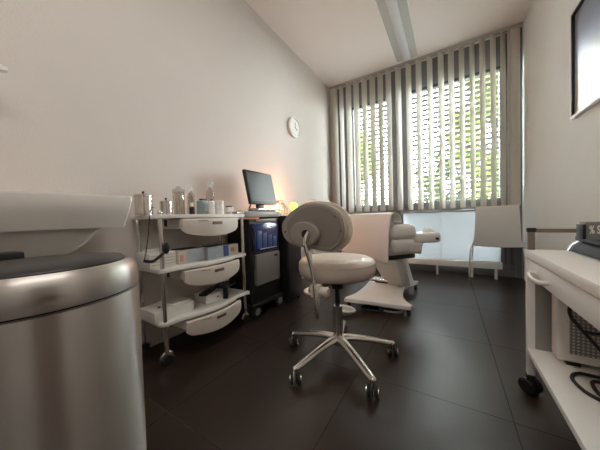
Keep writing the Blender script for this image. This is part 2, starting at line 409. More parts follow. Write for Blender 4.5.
# ------------------------------------------------------------------ washbasin, dispenser, bin
wb = thing('washbasin', 'thick white ceramic washbasin mounted on the wall above the steel bin', 'washbasin', (XL-.003,.012,.785))
o_ = MB()
pro = [(.0,.0),(.455,.0),(.485,.10),(.485,.13),(.0,.13)]
# body: tapered slab with rounded ends, hollow basin on top
def slabfn(x, y, z): return (x, y, z)
V = []; F = []
rings = [((.0,.455),( -.46,.475),0.0), ((.0,.472),(-.475,.488),.06), ((.0,.482),(-.485,.500),.118), ((.0,.478),(-.48,.497),.130), ((.05,.44),(-.42,.44),.130), ((.07,.42),(-.40,.42),.05), ((.12,.36),(-.33,.35),.02)]
def rr(x0,x1,y0,y1,rad,z,sq=False):
    pts = []
    for (cx,cy,a0) in ((x1-rad,y0+rad,-90),(x1-rad,y1-rad,0),(x0+rad,y1-rad,90),(x0+rad,y0+rad,180)):
        for k in range(5): a = R(a0+22.5*k); pts.append((cx+rad*math.cos(a), cy+rad*math.sin(a), z))
    return pts
allp = [rr(q[0][0],q[0][1],q[1][0],q[1][1],.022 if i < 4 else .05,q[2]) for i, q in enumerate(rings)]
for ring in allp: V += ring
n = 20
for k in range(len(allp)-1):
    for i in range(n): F.append((k*n+i, k*n+(i+1)%n, (k+1)*n+(i+1)%n, (k+1)*n+i))
F.append(tuple(range(n-1,-1,-1))); F.append(tuple((len(allp)-1)*n+i for i in range(n)))
MB().raw(V, F).build('bowl', M['ceramic'], wb)
V = []; F = []
for (x1,ya,yb,z) in ((.40,-.30,.415,.0),(.38,-.28,.37,-.06),(.33,-.25,.30,-.12),(.30,-.24,.28,-.14)): V += rr(0,x1,ya,yb,.03,z)
for k in range(3):
    for i in range(n): F.append((k*n+i, k*n+(i+1)%n, (k+1)*n+(i+1)%n, (k+1)*n+i))
F.append(tuple(range(n))); F.append(tuple(3*n+i for i in range(n)))
MB().raw(V, F).build('underside_trap_cover', M['ceramic'], wb)
MB().cyl((.1,-.0,.13),(.1,-.0,.25),.022).tube([(.1,0,.24),(.18,0,.26),(.24,0,.22)], .014).build('tap', M['chrome'], wb)

sd = thing('soap_dispenser', 'white wall soap dispenser with elbow lever above the basin', 'dispenser', (XL-.003,.10,1.36))
MB().box((.05,0,.03),(.098,.10,.24),.015).build('body', M['whitec'], sd)
MB().raw([(.06,.03,.055),(.11,.03,.055),(.11,.03,.125),(.06,.03,.125),(.10,.130,.072),(.125,.130,.072),(.125,.130,.084),(.10,.130,.084)], [(0,1,2,3),(4,7,6,5),(0,4,5,1),(3,2,6,7),(1,5,6,2),(0,3,7,4)]).build('lever', M['whitec'], sd)

BX, BY = -.742, .140
bn = thing('pedal_bin', 'round brushed steel bin with black lid standing below the washbasin', 'bin', (BX,BY,0))
MB().lathe([(0,.012),(.165,.012),(.167,.016),(.170,.30),(.1705,.648),(.163,.650),(0,.650)], n=128).build('body', M['steel'], bn)
MB().lathe([(.0,.0),(.164,-.0),(.168,.006),(.168,.012),(0,.012)], n=64).build('base_ring', M['black'], bn)
MB().lathe([(.0,.6505),(.165,.6505),(.166,.6535),(0,.6535)], n=128).build('seam_ring', M['blackm'], bn)
MB().lathe([(.0,.654),(.169,.654),(.1712,.657),(.1712,.695),(.168,.706),(.161,.713),(.150,.716),(.147,.714),(.0,.714)], n=128).build('lid_ring', M['steel'], bn)
MB().lathe([(.0,.7145),(.1455,.7145),(.146,.718),(.140,.723),(.08,.727),(0,.728)], n=96).build('lid', M['black'], bn)
MB().box((-.135,-.03,.730),(.045,.05,.022),.006,rot=(0,0,R(10))).build('catch', M['blackm'], bn)

# ------------------------------------------------------------------ instrument trolley by the warm wall
tr = thing('instrument_trolley', 'white three-shelf beauty trolley with chrome posts and three drawers against the wall', 'trolley', (-1.48,1.02,0))
def shelf_outline(inset=0.):
    pts = [(-.145,-.325),(.125,-.335),(.145,-.325),(.156,-.305)]
    for k in range(13):
        u = k/12; y = -.22+.44*u; pts.append((.158+.045*math.sin(PI*u), y-.01))
    pts += [(.156,.305),(.145,.325),(.125,.335),(-.145,.325)]
    return pts
for z in (.840,.540,.243):
    MB().prism(shelf_outline(), 'z', z-.022, z, bev=.004).build('shelf', M['white'], tr)
for y in (-.305,.305):
    for x in (.135,-.118):
        MB().cyl((x,y,.065),(x,y,.852),.012).ball((x,y,.852),.014,sub=2).build('post', M['chrome'], tr)
        c = MB(); c.cyl((x-.012,y,.030),(x-.004,y,.030),.028,n=20).cyl((x+.004,y,.030),(x+.012,y,.030),.028,n=20).cyl((x,y,.03),(x,y,.07),.006)
        c = c.build('caster', M['rubber'], tr)
        MB().tube([(x,y-.028,.035),(x,y-.02,.056),(x,y,.064),(x,y+.02,.056),(x,y+.028,.035)], .008, flat=(1.9,.6)).build('fender', M['chrome'], c)
for zt in (.815,.515,.218):
    pts = []
    y0_, y1_ = -.210, .210; zz = zt-.028
    front = MB(); N = 20; vs = []; fs = []
    for i in range(N+1):
        u = i/N; y = y0_+(y1_-y0_)*u; x = .186+.040*math.sin(PI*u)
        h = .078+.035*math.sin(PI*min(1,max(0,u)))**.7 if 0 < u < 1 else .070
        for (dx, z) in ((0, zt-.002),(.004, zt-.006),(.006, zt-h*.6),(0, zt-h),(-.014, zt-h+.004),(-.014, zt-.002)): vs.append((x+dx, y, z))
    for i in range(N):
        for k in range(6): a = i*6+k; b_ = i*6+(k+1)%6; fs.append((a, b_, b_+6, a+6))
    fs.append(tuple(range(6))); fs.append(tuple(N*6+k for k in range(6)))
    d = front.raw(vs, fs).build('drawer', M['cream'], tr)
    MB().b2((-.10,-.200,zt-.055),(.175,-.195,zt-.004)).b2((-.10,.195,zt-.055),(.175,.200,zt-.004)).b2((-.10,-.200,zt-.058),(.175,.200,zt-.055)).build('drawer_tray', M['cream'], d)
    MB().box((.2305,.0,zt-.032),(.008,.072,.018),.003).build('handle', M['bronze'], d)
    MB().box((.216,-.115,zt-.016),(.004,.09,.003), rot=(0,0,R(-22))).build('relief_line', M['bronze'], d)
    MB().box((.06,-.235,zt-.024),(.012,.012,.04),.002).build('runner_clip', M['black'], tr)
MB().box((.146,.32,.232),(.03,.03,.026),.006).build('corner_bumper', M['whitec'], tr)

TZ = .840
def canister(x, y, r, h, label):
    t = thing('canister', label, 'canister', (x,y,TZ+.0005), group=None)
    MB().lathe([(0,0),(r,0),(r,h-.012),(r-.001,h-.010)], n=32).build('body', M['tin'], t)
    MB().lathe([(0,h-.012),(r+.0015,h-.012),(r+.0015,h-.002),(r-.004,h+.002),(0,h+.003)], n=32).build('lid', M['tin'], t)
    MB().cyl((0,0,h+.003),(0,0,h+.012),.004).ball((0,0,h+.015),.007,sub=2).build('knob', M['black'], t)
canister(-1.492,0.705,.045,.118,'wide stainless canister with lid on the trolley top next to the basin')
canister(-1.472,0.823,.034,.085,'narrower stainless canister between the wide canister and the clear bottles')
def clear_bottle(x, y, r, h, label, spray=False, m='bottle', cap='whitec', grp=None):
    t = thing('bottle', label, 'bottle', (x,y,TZ+.0005), group=grp)
    MB().lathe([(0,0),(r,0),(r*1.02,.005),(r,h*.62),(r*.8,h*.72),(r*.35,h*.78),(r*.35,h*.82),(0,h*.82)], n=24).build('body', M[m], t)
    if spray:
        MB().cyl((0,0,h*.82),(0,0,h*.90),r*.42).box((.008,0,h*.94),(.05,.016,.018),.004).tube([(.028,0,h*.93),(.03,0,h*.86),(.024,0,h*.80)],.003).build('spray_head', M[cap], t)
    else:
        MB().lathe([(0,h*.82),(r*.4,h*.82),(r*.34,h*.93),(r*.12,h),(0,h)], n=20).build('cap', M[cap], t)
jar = thing('glass_jar', 'tall clear cylinder jar on the trolley top behind the narrower canister', 'jar', (-1.502,0.925,TZ+.0005))
MB().lathe([(0,0),(.036,0),(.036,.15),(.033,.15),(.033,.004),(0,.004)], n=28).build('body', M['bottle'], jar)
MB().lathe([(0,.151),(.038,.151),(.038,.165),(.02,.172),(.012,.185),(0,.19)], n=28).build('lid', M['bottle'], jar)
clear_bottle(-1.442,0.975,.020,.19,'clear squeeze bottle with long pointed nozzle beside the tall clear jar')
clear_bottle(-1.489, 0.995,.022,.185,'clear pointed bottle standing behind the small black bottle')
t = thing('dropper_bottle', 'small black bottle with white cap on the trolley top', 'bottle', (-1.397,0.945,TZ+.0005))
MB().lathe([(0,0),(.016,0),(.016,.045),(.007,.052),(0,.052)], n=20).build('body', M['black'], t)
MB().cyl((0,0,.052),(0,0,.075),.009).build('cap', M['whitec'], t)
t = thing('lotion_pack', 'teal grey lotion pack on the trolley top', 'bottle', (-1.437,1.060,TZ+.0005), .3)
MB().box((0,0,.048),(.05,.085,.095),.008).build('body', M['teal'], t); MB().box((0,0,.103),(.03,.05,.012),.004).build('cap', M['black'], t)
MB().box((.0255,0,.05),(.002,.05,.05)).build('printed_label', M['paleblue'], t)
t = thing('cream_tube', 'white pump bottle with dark cap in front of the spray bottle', 'bottle', (-1.382,1.085,TZ+.0005))
MB().lathe([(0,0),(.020,0),(.022,.004),(.020,.085),(.012,.092),(0,.092)], n=24).build('body', M['whitec'], t); MB().cyl((0,0,.092),(0,0,.103),.008).build('cap', M['blue'], t)
clear_bottle(-1.444, 1.125,.030,.235,'tall clear spray bottle with trigger head on the trolley top', spray=True)
def pot(x, y, z, r, h, label, band='skin'):
    t = thing('cream_pot', label, 'jar', (x,y,z), group=None)
    MB().lathe([(0,0),(r,0),(r*1.03,h*.2),(r,h*.62),(0,h*.62)], n=24).build('body', M['whitec'], t)
    MB().lathe([(0,h*.64),(r*1.06,h*.64),(r*1.06,h),(r*.9,h*1.03),(0,h*1.03)], n=24).build('lid', M['whitec'], t)
    MB().cyl((0,0,h*.60),(0,0,h*.65),r*.97).build('band', M[band], t)
pot(-1.374, 1.145,TZ+.0005,.028,.048,'white cream pot at the foot of a two-pot pile')
pot(-1.374, 1.145,TZ+.0505,.027,.042,'white cream pot on top of another cream pot')
for i, (x, y) in enumerate(((-1.40,1.245),(-1.47,1.26),(-1.39,1.29))):
    MBo = MB().lathe([(0,0),(.016,0),(.019,.018),(.017,.018),(.015,.004),(0,.004)], n=20).build('glass_dish', M['bottle'], None, (x,y,TZ+.0005))
    tag(MBo, ['small clear dish beside the pile of cream pots','small clear dish nearer the wall than the other dishes','small clear dish beside the black clip'][i], 'dish', 'small dishes on the trolley top')
t = thing('hand_tool', 'small chrome tool with black end on the trolley top near the monitor', 'tool', (-1.392,1.345,TZ+.012), .2)
MB().cyl((0,-.03,0),(0,.02,.004),.010,.013).build('body', M['chrome'], t); MB().cyl((0,.02,.004),(0,.03,.005),.014).build('tip', M['black'], t)
t = thing('device_holder', 'white little device block at the far end of the trolley top', 'holder', (-1.492,1.335,TZ+.0005))
MB().box((0,0,.03),(.05,.06,.058),.006).build('body', M['whitec'], t); MB().box((0,0,.064),(.03,.04,.010),.002).build('top_plate', M['black'], t)

# mid shelf
SZ = .5405
t = thing('ribbed_box', 'white ribbed box on the middle trolley shelf behind the front post', 'box', (-1.472,0.750,SZ))
MB().box((0,0,.043),(.15,.15,.084),.004).build('body', M['white'], t)
b = MB()
for k in range(4): b.box((.0765,0,.018+k*.017),(.004,.14,.005),.001)
b.build('rib', M['card'], t)
MB().box((0,0,.093),(.10,.11,.016),.006).build('lid', M['paper'], t)
def carton(x, y, w, l, h, m, label, patch=None, rz=0., z=SZ, open_=True):
    t = thing('carton', label, 'box', (x,y,z), rz)
    MB().box((0,0,h/2),(w,l,h),.002).build('body', M[m], t)
    if open_: MB().box((0,0,h+.002),(w*.7,l*.75,.004),.001).build('opening', M['blackm'], t)
    for (u, pw, v, ph, pm) in patch or []:
        MB().box((w/2+.001,u,v),(.002,pw,ph)).build('print', M[pm], t)
carton(-1.442,0.922,.13,.185,.082,'card','cream carton with pale blue front on the middle trolley shelf', [(.02,.12,.042,.07,'paleblue'),(-.075,.02,.035,.04,'skin')])
carton(-1.404, 1.100,.12,.18,.080,'paleblue','pale blue carton with a dark blue end on the middle shelf', [(.06,.045,.042,.076,'blue'),(-.02,.02,.02,.02,'card')])
carton(-1.414, 1.245,.11,.09,.078,'card','small plain cream carton beside the far post of the middle shelf', [(-.01,.03,.04,.03,'skin')])
# black hand piece and cord hanging at the near post
cd = MB().tube([(-1.347,0.685,.880),(-1.332,0.660,.86),(-1.327,0.642,.74),(-1.332,0.625,.63),(-1.334,0.615,.60)], .0028, n=6).build('hanging_cord', M['blackm']); tag(cd, 'thin black cord hanging down from the trolley top at the near post', 'cord')
hp = thing('handpiece', 'black curved handpiece hanging at the near chrome post above the ribbed box', 'tool', (-1.318,0.680,.60))
MB().tube([(0,-.07,.005),(0,-.03,-.005),(0,.0,.01),(.0,.03,.03)], .008, n=8).build('grip', M['black'], hp)
MB().ball((0,.045,.055),.022,(.7,.8,1.5),2).build('head', M['black'], hp)
# bottom shelf
BZ = .2435
t = thing('flat_case', 'flat white case with a black dot on the bottom trolley shelf', 'box', (-1.452,0.790,BZ)); MB().box((0,0,.031),(.17,.24,.06),.006).build('body', M['white'], t); MB().box((0,.05,.066),(.15,.12,.008),.003).build('lid', M['paper'], t); MB().cyl((.02,-.06,.061),(.02,-.06,.065),.008).build('dot', M['black'], t)
t = thing('head_magnifier', 'black head magnifier with round lens on a white block on the bottom shelf', 'magnifier', (-1.402,1.120,BZ))
MB().box((-.03,-.05,.030),(.13,.14,.058),.004).build('block', M['white'], t)
MB().tube([(.0+.055*math.cos(a),.07+.08*math.sin(a),.085) for a in [2*PI*k/16 for k in range(16)]], .006, closed=True, smooth=2).build('headband', M['black'], t)
MB().box((-.02,-.06,.068),(.05,.19,.016),.004, rot=(0,0,.5)).build('arm', M['black'], t)
MB().lathe([(0,0),(.035,0),(.035,.012),(0,.012)], (.03,.01,.082), 24).build('lens_ring', M['black'], t)
MB().cyl((.045,.03,.0),(.045,.03,.075),.017).build('lamp', M['blackm'], t)
MB().cyl((.036,-.03,.03),(.039,-.03,.03),.006).build('screw', M['black'], t)

# ------------------------------------------------------------------ laser machine with monitor
lm = thing('laser_machine', 'black treatment machine on casters with blue front window and grey door', 'machine', (-1.42,1.575,0))
MB().b2((-.17,-.185,.10),(.085,.20,.80),.012).build('housing', M['black'], lm)
MB().b2((-.18,-.195,.085),(.105,.21,.115),.01).build('plinth', M['black'], lm)
MB().b2((.085,-.150,.262),(.120,.155,.512),.008).build('door_panel', M['grey'], lm)
MB().b2((.120,.075,.470),(.124,.125,.490),.002).build('latch', M['black'], lm)
bg = mat('blue_tinted_window', (.012,.028,.13), .2, coat=.4)
w_ = MB().b2((.086,-.165,.535),(.108,.155,.760),.008).build('blue_window', bg, lm)
bl = mat('blue_tank', (.05,.09,.26), .3)
for k in range(4): MB().b2((.108,-.125+k*.065,.56),(.114,-.07+k*.065,.70-.02*k),.003).build('tank', bl, w_)
MB().b2((.108,-.095,.548),(.113,.125,.556)).build('trim_strip', M['paleblue'], w_)
MB().box((-.03,.005,.838),(.25,.42,.05),.012).build('top_tray', M['lgrey'], lm)
MB().tube([(.10,-.20,.875),(.115,-.19,.875),(.118,0,.875),(.115,.215,.875),(.10,.225,.875)], .009, n=8).build('tray_rail', M['chrome'], lm)
MB().b2((.086,-.12,.775),(.10,.14,.80),.004).build('keypad_strip', M['grey'], lm)
for (x, y) in ((.085,-.14),(.085,.160),(-.15,-.14),(-.15,.160)):
    c = MB().cyl((x-.018,y,.052),(x+.018,y,.052),.052,bev=.008).build('caster', M['rubber'], lm)
    MB().cyl((x-.022,y,.052),(x+.022,y,.052),.030,bev=.004).build('hub', M['grey'], c)
MB().tube([(.09,-.17,.73),(.13,-.19,.62),(.12,-.175,.45),(.11,-.185,.36)], .004, n=6).tube([(.09,-.165,.76),(.15,-.20,.70),(.14,-.19,.58),(.10,-.18,.52)], .004, n=6).build('hose', M['blackm'], lm)
mn = thing('monitor', 'flat screen monitor tilted back above the black machine', 'monitor', (-1.40,1.635,.8635))
tlt = Matrix.Rotation(R(-10),4,'Y')
def mbox(name, c, d, m, par, bev=.004):
    o = MB().box(c, d, bev).build(name, m, par); o.rotation_euler.y = R(-12); o.location = (0.03,0,.065); return o
h_ = mbox('bezel', (-.014,0,.145),(.028,.355,.295), M['black'], mn, .006)
s_ = mbox('screen', (.0008,0,.148),(.002,.325,.255), M['screen'], mn, 0)
MB().box((.0,0,.006),(.12,.24,.012),.004).box((-.03,0,.05),(.03,.08,.09),.006).build('stand', M['black'], mn)
MB().box((.062,-.02,.02),(.006,.06,.010),.002).build('button_strip', M['paper'], mn)
MB().cyl((.02,-.19,.02),(.02,-.16,.07),.006).build('hinge', M['black'], mn)

# black cabinet beside the machine and what stands on it
cb = thing('cabinet', 'plain black cabinet between the machine and the treatment chair', 'cabinet', (-1.43,1.925,0))
MB().b2((-.17,-.118,.03),(.155,.122,.82),.006).build('body', M['black'], cb)
MB().b2((.155,-.11,.06),(.165,.114,.79),.003).build('door', M['black'], cb)
for x in (-.14,.13):
    for y in (-.09,.09): MB().cyl((x,y,0),(x,y,.031),.015).build('foot', M['rubber'], cb)
ol = thing('glow_lamp', 'small orange glowing globe lamp on the black cabinet by the wall', 'lamp', (-1.50,1.985,.8205))
MB().cyl((0,0,0),(0,0,.03),.04,.035).build('base', M['whitec'], ol)
MB().ball((0,0,.078),.050).build('globe', M['orange'], ol)
gl = thing('glow_lamp', 'small green glowing lamp peeking over the stool backrest', 'lamp', (-1.315,2.005,.8105))
MB().cyl((0,0,0),(0,0,.06),.03,.02).build('base', M['whitec'], gl)
MB().ball((0,0,.10),.042).build('globe', M['green'], gl)
hh = thing('handpiece_stand', 'white handpiece stand with coiled lead on the black cabinet beside the monitor', 'holder', (-1.40,1.905,.8205))
MB().box((0,0,.01),(.08,.08,.02),.006).tube([(0,-.02,.02),(.0,-.02,.10),(-.01,-.03,.135)], .008).tube([(0,.02,.02),(0,.02,.09),(.01,.0,.12)], .008).build('stand', M['whitec'], hh)
MB().box((0,-.02,.145),(.05,.10,.016),.005, rot=(.15,0,0)).build('cradle', M['lgrey'], hh)
MB().tube([(.03,.0,.13),(.045,.03,.08),(.05,.04,.03),(.03,.045,.024)], .006).tube([(.03,-.03,.13),(.05,-.0,.09),(.045,.0,.03),(.03,0,.024)], .005).build('lead', M['paper'], hh)

ml = thing('magnifier_lamp', 'white dome-headed floor lamp behind the stool backrest', 'lamp', (-1.22,2.24,-.0))
MB().lathe([(0,0),(.13,0),(.13,.02),(.03,.035),(0,.035)], n=32).build('base', M['whitec'], ml)
MB().cyl((0,0,.03),(0,0,.90),.012).build('pole', M['whitec'], ml)
MB().lathe([(.085,.90),(.092,.91),(.085,.945),(.06,.97),(.03,.982),(0,.986)], n=32).lathe([(0,.90),(.085,.90)], n=32).build('head', M['whitec'], ml)

# ------------------------------------------------------------------ stool
SX, SY = -.537, 1.235
sl = thing('stool', 'cream round work stool with backrest on a five-arm polished base', 'stool', (SX,SY,0))
for k in range(5):
    a = R(-38+72*k); ca, sa = math.cos(a), math.sin(a)
    def P(r, z): return (r*ca, r*sa, z)
    lg = MB().tube([P(.015,.118),P(.08,.115),P(.17,.100),P(.25,.082),P(.305,.070)], lambda u: .0255-.0085*u, n=12, flat=(1.05,.75)).ball(P(.305,.070),.017,(1,1,.8),2).build('leg', M['alu'], sl)
    q = R((8,22,-6,15,30)[k]); dx, dy = math.cos(q), math.sin(q); px, py, _ = P(.305,0)
    cx, cy = px+.012*math.sin(q), py-.012*math.cos(q)
    c = MB().cyl((px,py,.03),(px,py,.068),.006)
    for s_ in (-1,1): c.cyl((cx+dx*s_*.008,cy+dy*s_*.008,.0275),(cx+dx*s_*.024,cy+dy*s_*.024,.0275),.027,n=24,bev=.004)
    c = c.build('caster', M['rubber'], sl)
    hd_ = MB()
    pts = []
    for j in range(9):
        b_ = R(-28+24*j); pts.append((cx+math.sin(q)*.031*math.cos(b_), cy-math.cos(q)*.031*math.cos(b_), .029+.031*math.sin(b_)))
    hd_.tube(pts, .0075, n=8, smooth=2, flat=(3.0,.45))
    for s_ in (-1,1): hd_.cyl((cx+dx*s_*.0242,cy+dy*s_*.0242,.0275),(cx+dx*s_*.0275,cy+dy*s_*.0275,.0275),.018,n=20)
    hd_.build('caster_hood', M['alu'], c)
MB().lathe([(0,.085),(.032,.085),(.040,.10),(.038,.128),(.027,.135),(0,.135)], n=32).build('hub', M['alu'], sl)
MB().lathe([(0,.13),(.026,.13),(.026,.300),(.022,.304),(0,.304)], n=32).build('column', M['chrome'], sl)
MB().cyl((0,0,.30),(0,0,.455),.013).build('gas_lift', M['black'], sl)
MB().box((0,0,.458),(.17,.17,.02),.006).lathe([(0,.40),(.03,.40),(.036,.45),(0,.45)]).build('mechanism', M['blackm'], sl)
MB().lathe([(0,.468),(.160,.468),(.190,.474),(.206,.490),(.211,.512),(.211,.535),(.2085,.545),(.2095,.549),(.200,.562),(.175,.572),(.12,.578),(0,.580)], n=64).build('seat', M['vinyl'], sl)
MB().tube([(.03,.04,.450),(.12,.12,.435),(.20,.20,.415)], .006).tube([(.17,.17,.420),(.22,.22,.405)],.011).build('height_lever', M['chrome'], sl)
# back support
bkY = -.235
MB().tube([(.0,-.05,.455),(.0,-.14,.452),(-.0,-.235,.450)], .011, flat=(1.6,.7)).build('support_arm', M['chrome'], sl)
MB().box((.0,-.245,.452),(.046,.04,.062),.008).build('clamp', M['cream'], sl)
MB().lathe([(0,0),(.020,0),(.023,.006),(.023,.030),(.019,.038),(0,.038)], (.024,-.245,.452), 12, Matrix.Rotation(R(90),4,'Y')).build('knob', M['cream'], sl)
MB().lathe([(0,0),(.016,0),(.016,.012),(0,.012)], (-.035,-.245,.452), 12, Matrix.Rotation(R(90),4,'Y')).build('bolt_cap', M['shell'], sl)
bar = MB().tube([(.01,-.252,.325),(.004,-.252,.40),(-.002,-.255,.50),(-.008,-.27,.58),(-.014,-.292,.65),(-.017,-.300,.690),(-.014,-.275,.724)], .015, n=14, flat=(1.35,.6)).build('back_bar', M['chrome'], sl)
# backrest outline in local u (x), z ; from the photograph's silhouette turned into metres
bo0 = [(-.165,.765),(-.154,.708),(-.112,.674),(-.035,.657),(.055,.646),(.125,.642),(.168,.668),(.193,.708),(.198,.750),(.186,.802),(.155,.838),(.105,.862),(.040,.870),(-.028,.862),(-.092,.833),(-.137,.80)]
bo = [(.02+(u-.02)*1.04, .757+(v-.757)*1.03) for u, v in bo0]
def cr(pts, k=4):
    Q = []; n = len(pts); P_ = [Vector(p) for p in pts]
    for i in range(n):
        p0,p1,p2,p3 = P_[i-1],P_[i],P_[(i+1)%n],P_[(i+2)%n]
        for j in range(k):
            u = j/k; q = .5*((2*p1)+(p2-p0)*u+(2*p0-5*p1+4*p2-p3)*u*u+(3*p1-p0-3*p2+p3)*u**3); Q.append((q.x,q.y))
    return Q
cen = (0.02,.75)
def scl(pts, s, du=0, dv=0): return [(cen[0]+(u-cen[0])*s+du, cen[1]+(v-cen[1])*s+dv) for u,v in pts]
def curve(x,y,z): return (x, y + .7*(x-.02)**2, z)
def rotb(fn):
    a = R(-2)
    def g(x,y,z):
        x,y,z = fn(x,y,z); return (x*math.cos(a)-y*math.sin(a)-.035, x*math.sin(a)+y*math.cos(a)-.24, z-.0)
    return g
br = MB().prism(cr(scl(bo,1.0,.0,0)), 'y', -.008, .036, bev=.015, seg=4, fn=rotb(curve)).build('backrest', M['vinyl'], sl)
MB().prism(cr(scl(bo,.93,-.010,-.002)), 'y', -.018, -.007, bev=.006, seg=3, fn=rotb(curve)).build('backrest_shell', M['shell2'], br)
MB().prism(cr(scl(bo,.78,.006,.002)), 'y', -.0205, -.015, bev=.003, seg=2, fn=rotb(curve)).build('recessed_panel', M['shell'], br)
hubc = [(.0+.085*math.cos(a),.722+.060*math.sin(a)) for a in [2*PI*k/32 for k in range(32)]]
hubc = [(max(-.14,u-.01),v) for u,v in hubc]
MB().prism(hubc, 'y', -.036, -.019, bev=.007, seg=3, fn=rotb(curve)).build('bar_socket_plate', M['shell2'], br)
MB().prism([(.006+.022*math.cos(a),.722+.020*math.sin(a)) for a in [2*PI*k/24 for k in range(24)]], 'y', -.0385, -.035, fn=rotb(curve)).build('socket', M['blackm'], br)
for (u, v) in ((.168,.735),(.145,.80),(-.138,.730)):
    MB().prism([(u+.005*math.cos(a),v+.005*math.sin(a)) for a in [2*PI*k/12 for k in range(12)]], 'y', -.023, -.017, fn=rotb(curve)).build('screw', M['bronze'], br)

# ------------------------------------------------------------------ treatment chair
tc_ = thing('treatment_chair', 'white reclining treatment chair on a broad waisted base in front of the window', 'treatment chair', (-.5,2.3,0))
base = []
outl = [(-.28,-.36),(.245,-.315),(.255,-.28),(.195,-.20),(.155,-.10),(.130,.05),(.125,.20),(.15,.33),(.20,.43),(.215,.50),(-.24,.50),(-.255,.43),(-.25,.30),(-.235,.10),(-.235,-.08),(-.245,-.20),(-.285,-.31)]
MB().prism(outl, 'z', .058, .088, bev=.004).build('base', M['white'], tc_)
MB().raw([(-.17,-.20,.089),(.08,-.18,.089),(.06,.46,.089),(-.15,.46,.089),(-.13,.10,.125),(.095,.10,.125),(.06,.44,.14),(-.14,.44,.14)],
    [(0,3,2,1),(4,5,6,7),(0,1,5,4),(1,2,6,5),(2,3,7,6),(3,0,4,7)]).build('base_cover', M['white'], tc_)
for (x, y) in ((-.255,-.31),(.22,-.27),(.19,.46),(-.21,.46)): MB().cyl((x,y,0),(x,y,.060),.014,n=16).build('foot', M['rubber'], tc_)
MB().raw([(-.03,.12,.12),(.115,.12,.12),(.13,.38,.12),(-.03,.38,.12),(-.115,-.10,.40),(.105,-.10,.40),(.12,.14,.40),(-.10,.14,.40)], [(0,3,2,1),(4,5,6,7),(0,1,5,4),(1,2,6,5),(2,3,7,6),(3,0,4,7)]).build('lift_arm', M['white'], tc_)
MB().raw([(.118,.22,.12),(.170,.24,.088),(.17,.48,.088),(.118,.48,.12),(.125,.06,.39),(.145,.08,.39),(.145,.20,.39),(.125,.20,.39)], [(0,3,2,1),(4,5,6,7),(0,1,5,4),(1,2,6,5),(2,3,7,6),(3,0,4,7)]).build('lift_side_arm', M['whitec'], tc_)
HY = R(-40.5)   # heading of the upholstery (rotation of local +Y)
def upm(mb, name, m, par=tc_): return mb.build(name, m, par, (-.185+.0,-.05,0), HY)
upm(MB().box((0,.22,.425),(.50,.28,.04),.01), 'seat_frame', M['black'])
upm(MB().box((0,.225,.500),(.60,.36,.10),.04,seg=4), 'seat', M['vinylw'])
upm(MB().box((0,.065,.660),(.60,.07,.28),.03,rot=(R(-6),0,0),seg=4), 'backrest', M['vinylw'])
for s_ in (1,-1):
    a_ = upm(MB().box((s_*.325,.155,.655),(.12,.25,.12),.055,seg=5,taper=(.9,.85)), 'armrest', M['vinylw'])
    MB().box((s_*.32,.15,.535),(.11,.22,.13),.05,seg=4,rot=(0,R(180),0),taper=(.7,.8)).build('armrest_underpad', M['vinylw'], a_)
for s_ in (1,-1):
    l_ = upm(MB().box((s_*.19,.475,.578),(.20,.30,.095),.04,seg=4), 'leg_rest', M['vinylw'])
    MB().cyl((s_*.19,.62,.585),(s_*.19,.642,.587),.026,bev=.006).build('end_knob', M['grey'], l_)
    MB().box((s_*.19,.46,.50),(.04,.05,.15),.008,rot=(R(-14),0,0)).build('leg_strut', M['lgrey'], l_)
    MB().ball((s_*.19,.56,.635),.038,(1.1,1.1,.7)).build('foot_bolster', M['vinylw'], l_)
    MB().cyl((s_*.28+.005*s_,.56,.57),(s_*.28+.03*s_,.56,.57),.010).build('side_screw', M['black'], l_)

# sheet draped over the backrest
vs = []; fs = []
path = [(-.03,.40),(-.028,.50),(-.022,.60),(-.010,.70),(.006,.775),(.022,.805),(.048,.815),(.08,.805),(.105,.775),(.115,.735)]
def cat(pts, k=3):
    P_ = [Vector(p) for p in pts]; Q = []
    for i in range(len(P_)-1):
        p0,p1,p2,p3 = P_[max(i-1,0)],P_[i],P_[i+1],P_[min(i+2,len(P_)-1)]
        for j in range(k): u = j/k; Q.append(.5*((2*p1)+(p2-p0)*u+(2*p0-5*p1+4*p2-p3)*u*u+(3*p1-p0-3*p2+p3)*u**3))
    Q.append(P_[-1]); return Q
pp = cat(path); nu = 25
for j, p in enumerate(pp):
    for i in range(nu):
        x = -.40+.775*i/(nu-1); w = max(0, (.62-p.y)/.22) if p.x < .02 else 0
        vs.append((x, p.x-.006*w*math.sin(x*14+1)-.003*w*math.sin(x*31), p.y+.003*math.sin(x*9)*(1 if j < 3 else .3)))
for j in range(len(pp)-1):
    for i in range(nu-1): a = j*nu+i; fs.append((a,a+1,a+nu+1,a+nu))
sh = MB().raw(vs, fs).build('sheet', M['sheet'], None, (-.5-.185,2.3-.05,0), HY)
sm = sh.modifiers.new('thick', 'SOLIDIFY'); sm.thickness = .003; sm.offset = -1
tag(sh, 'large white sheet draped over the back of the treatment chair', 'sheet')

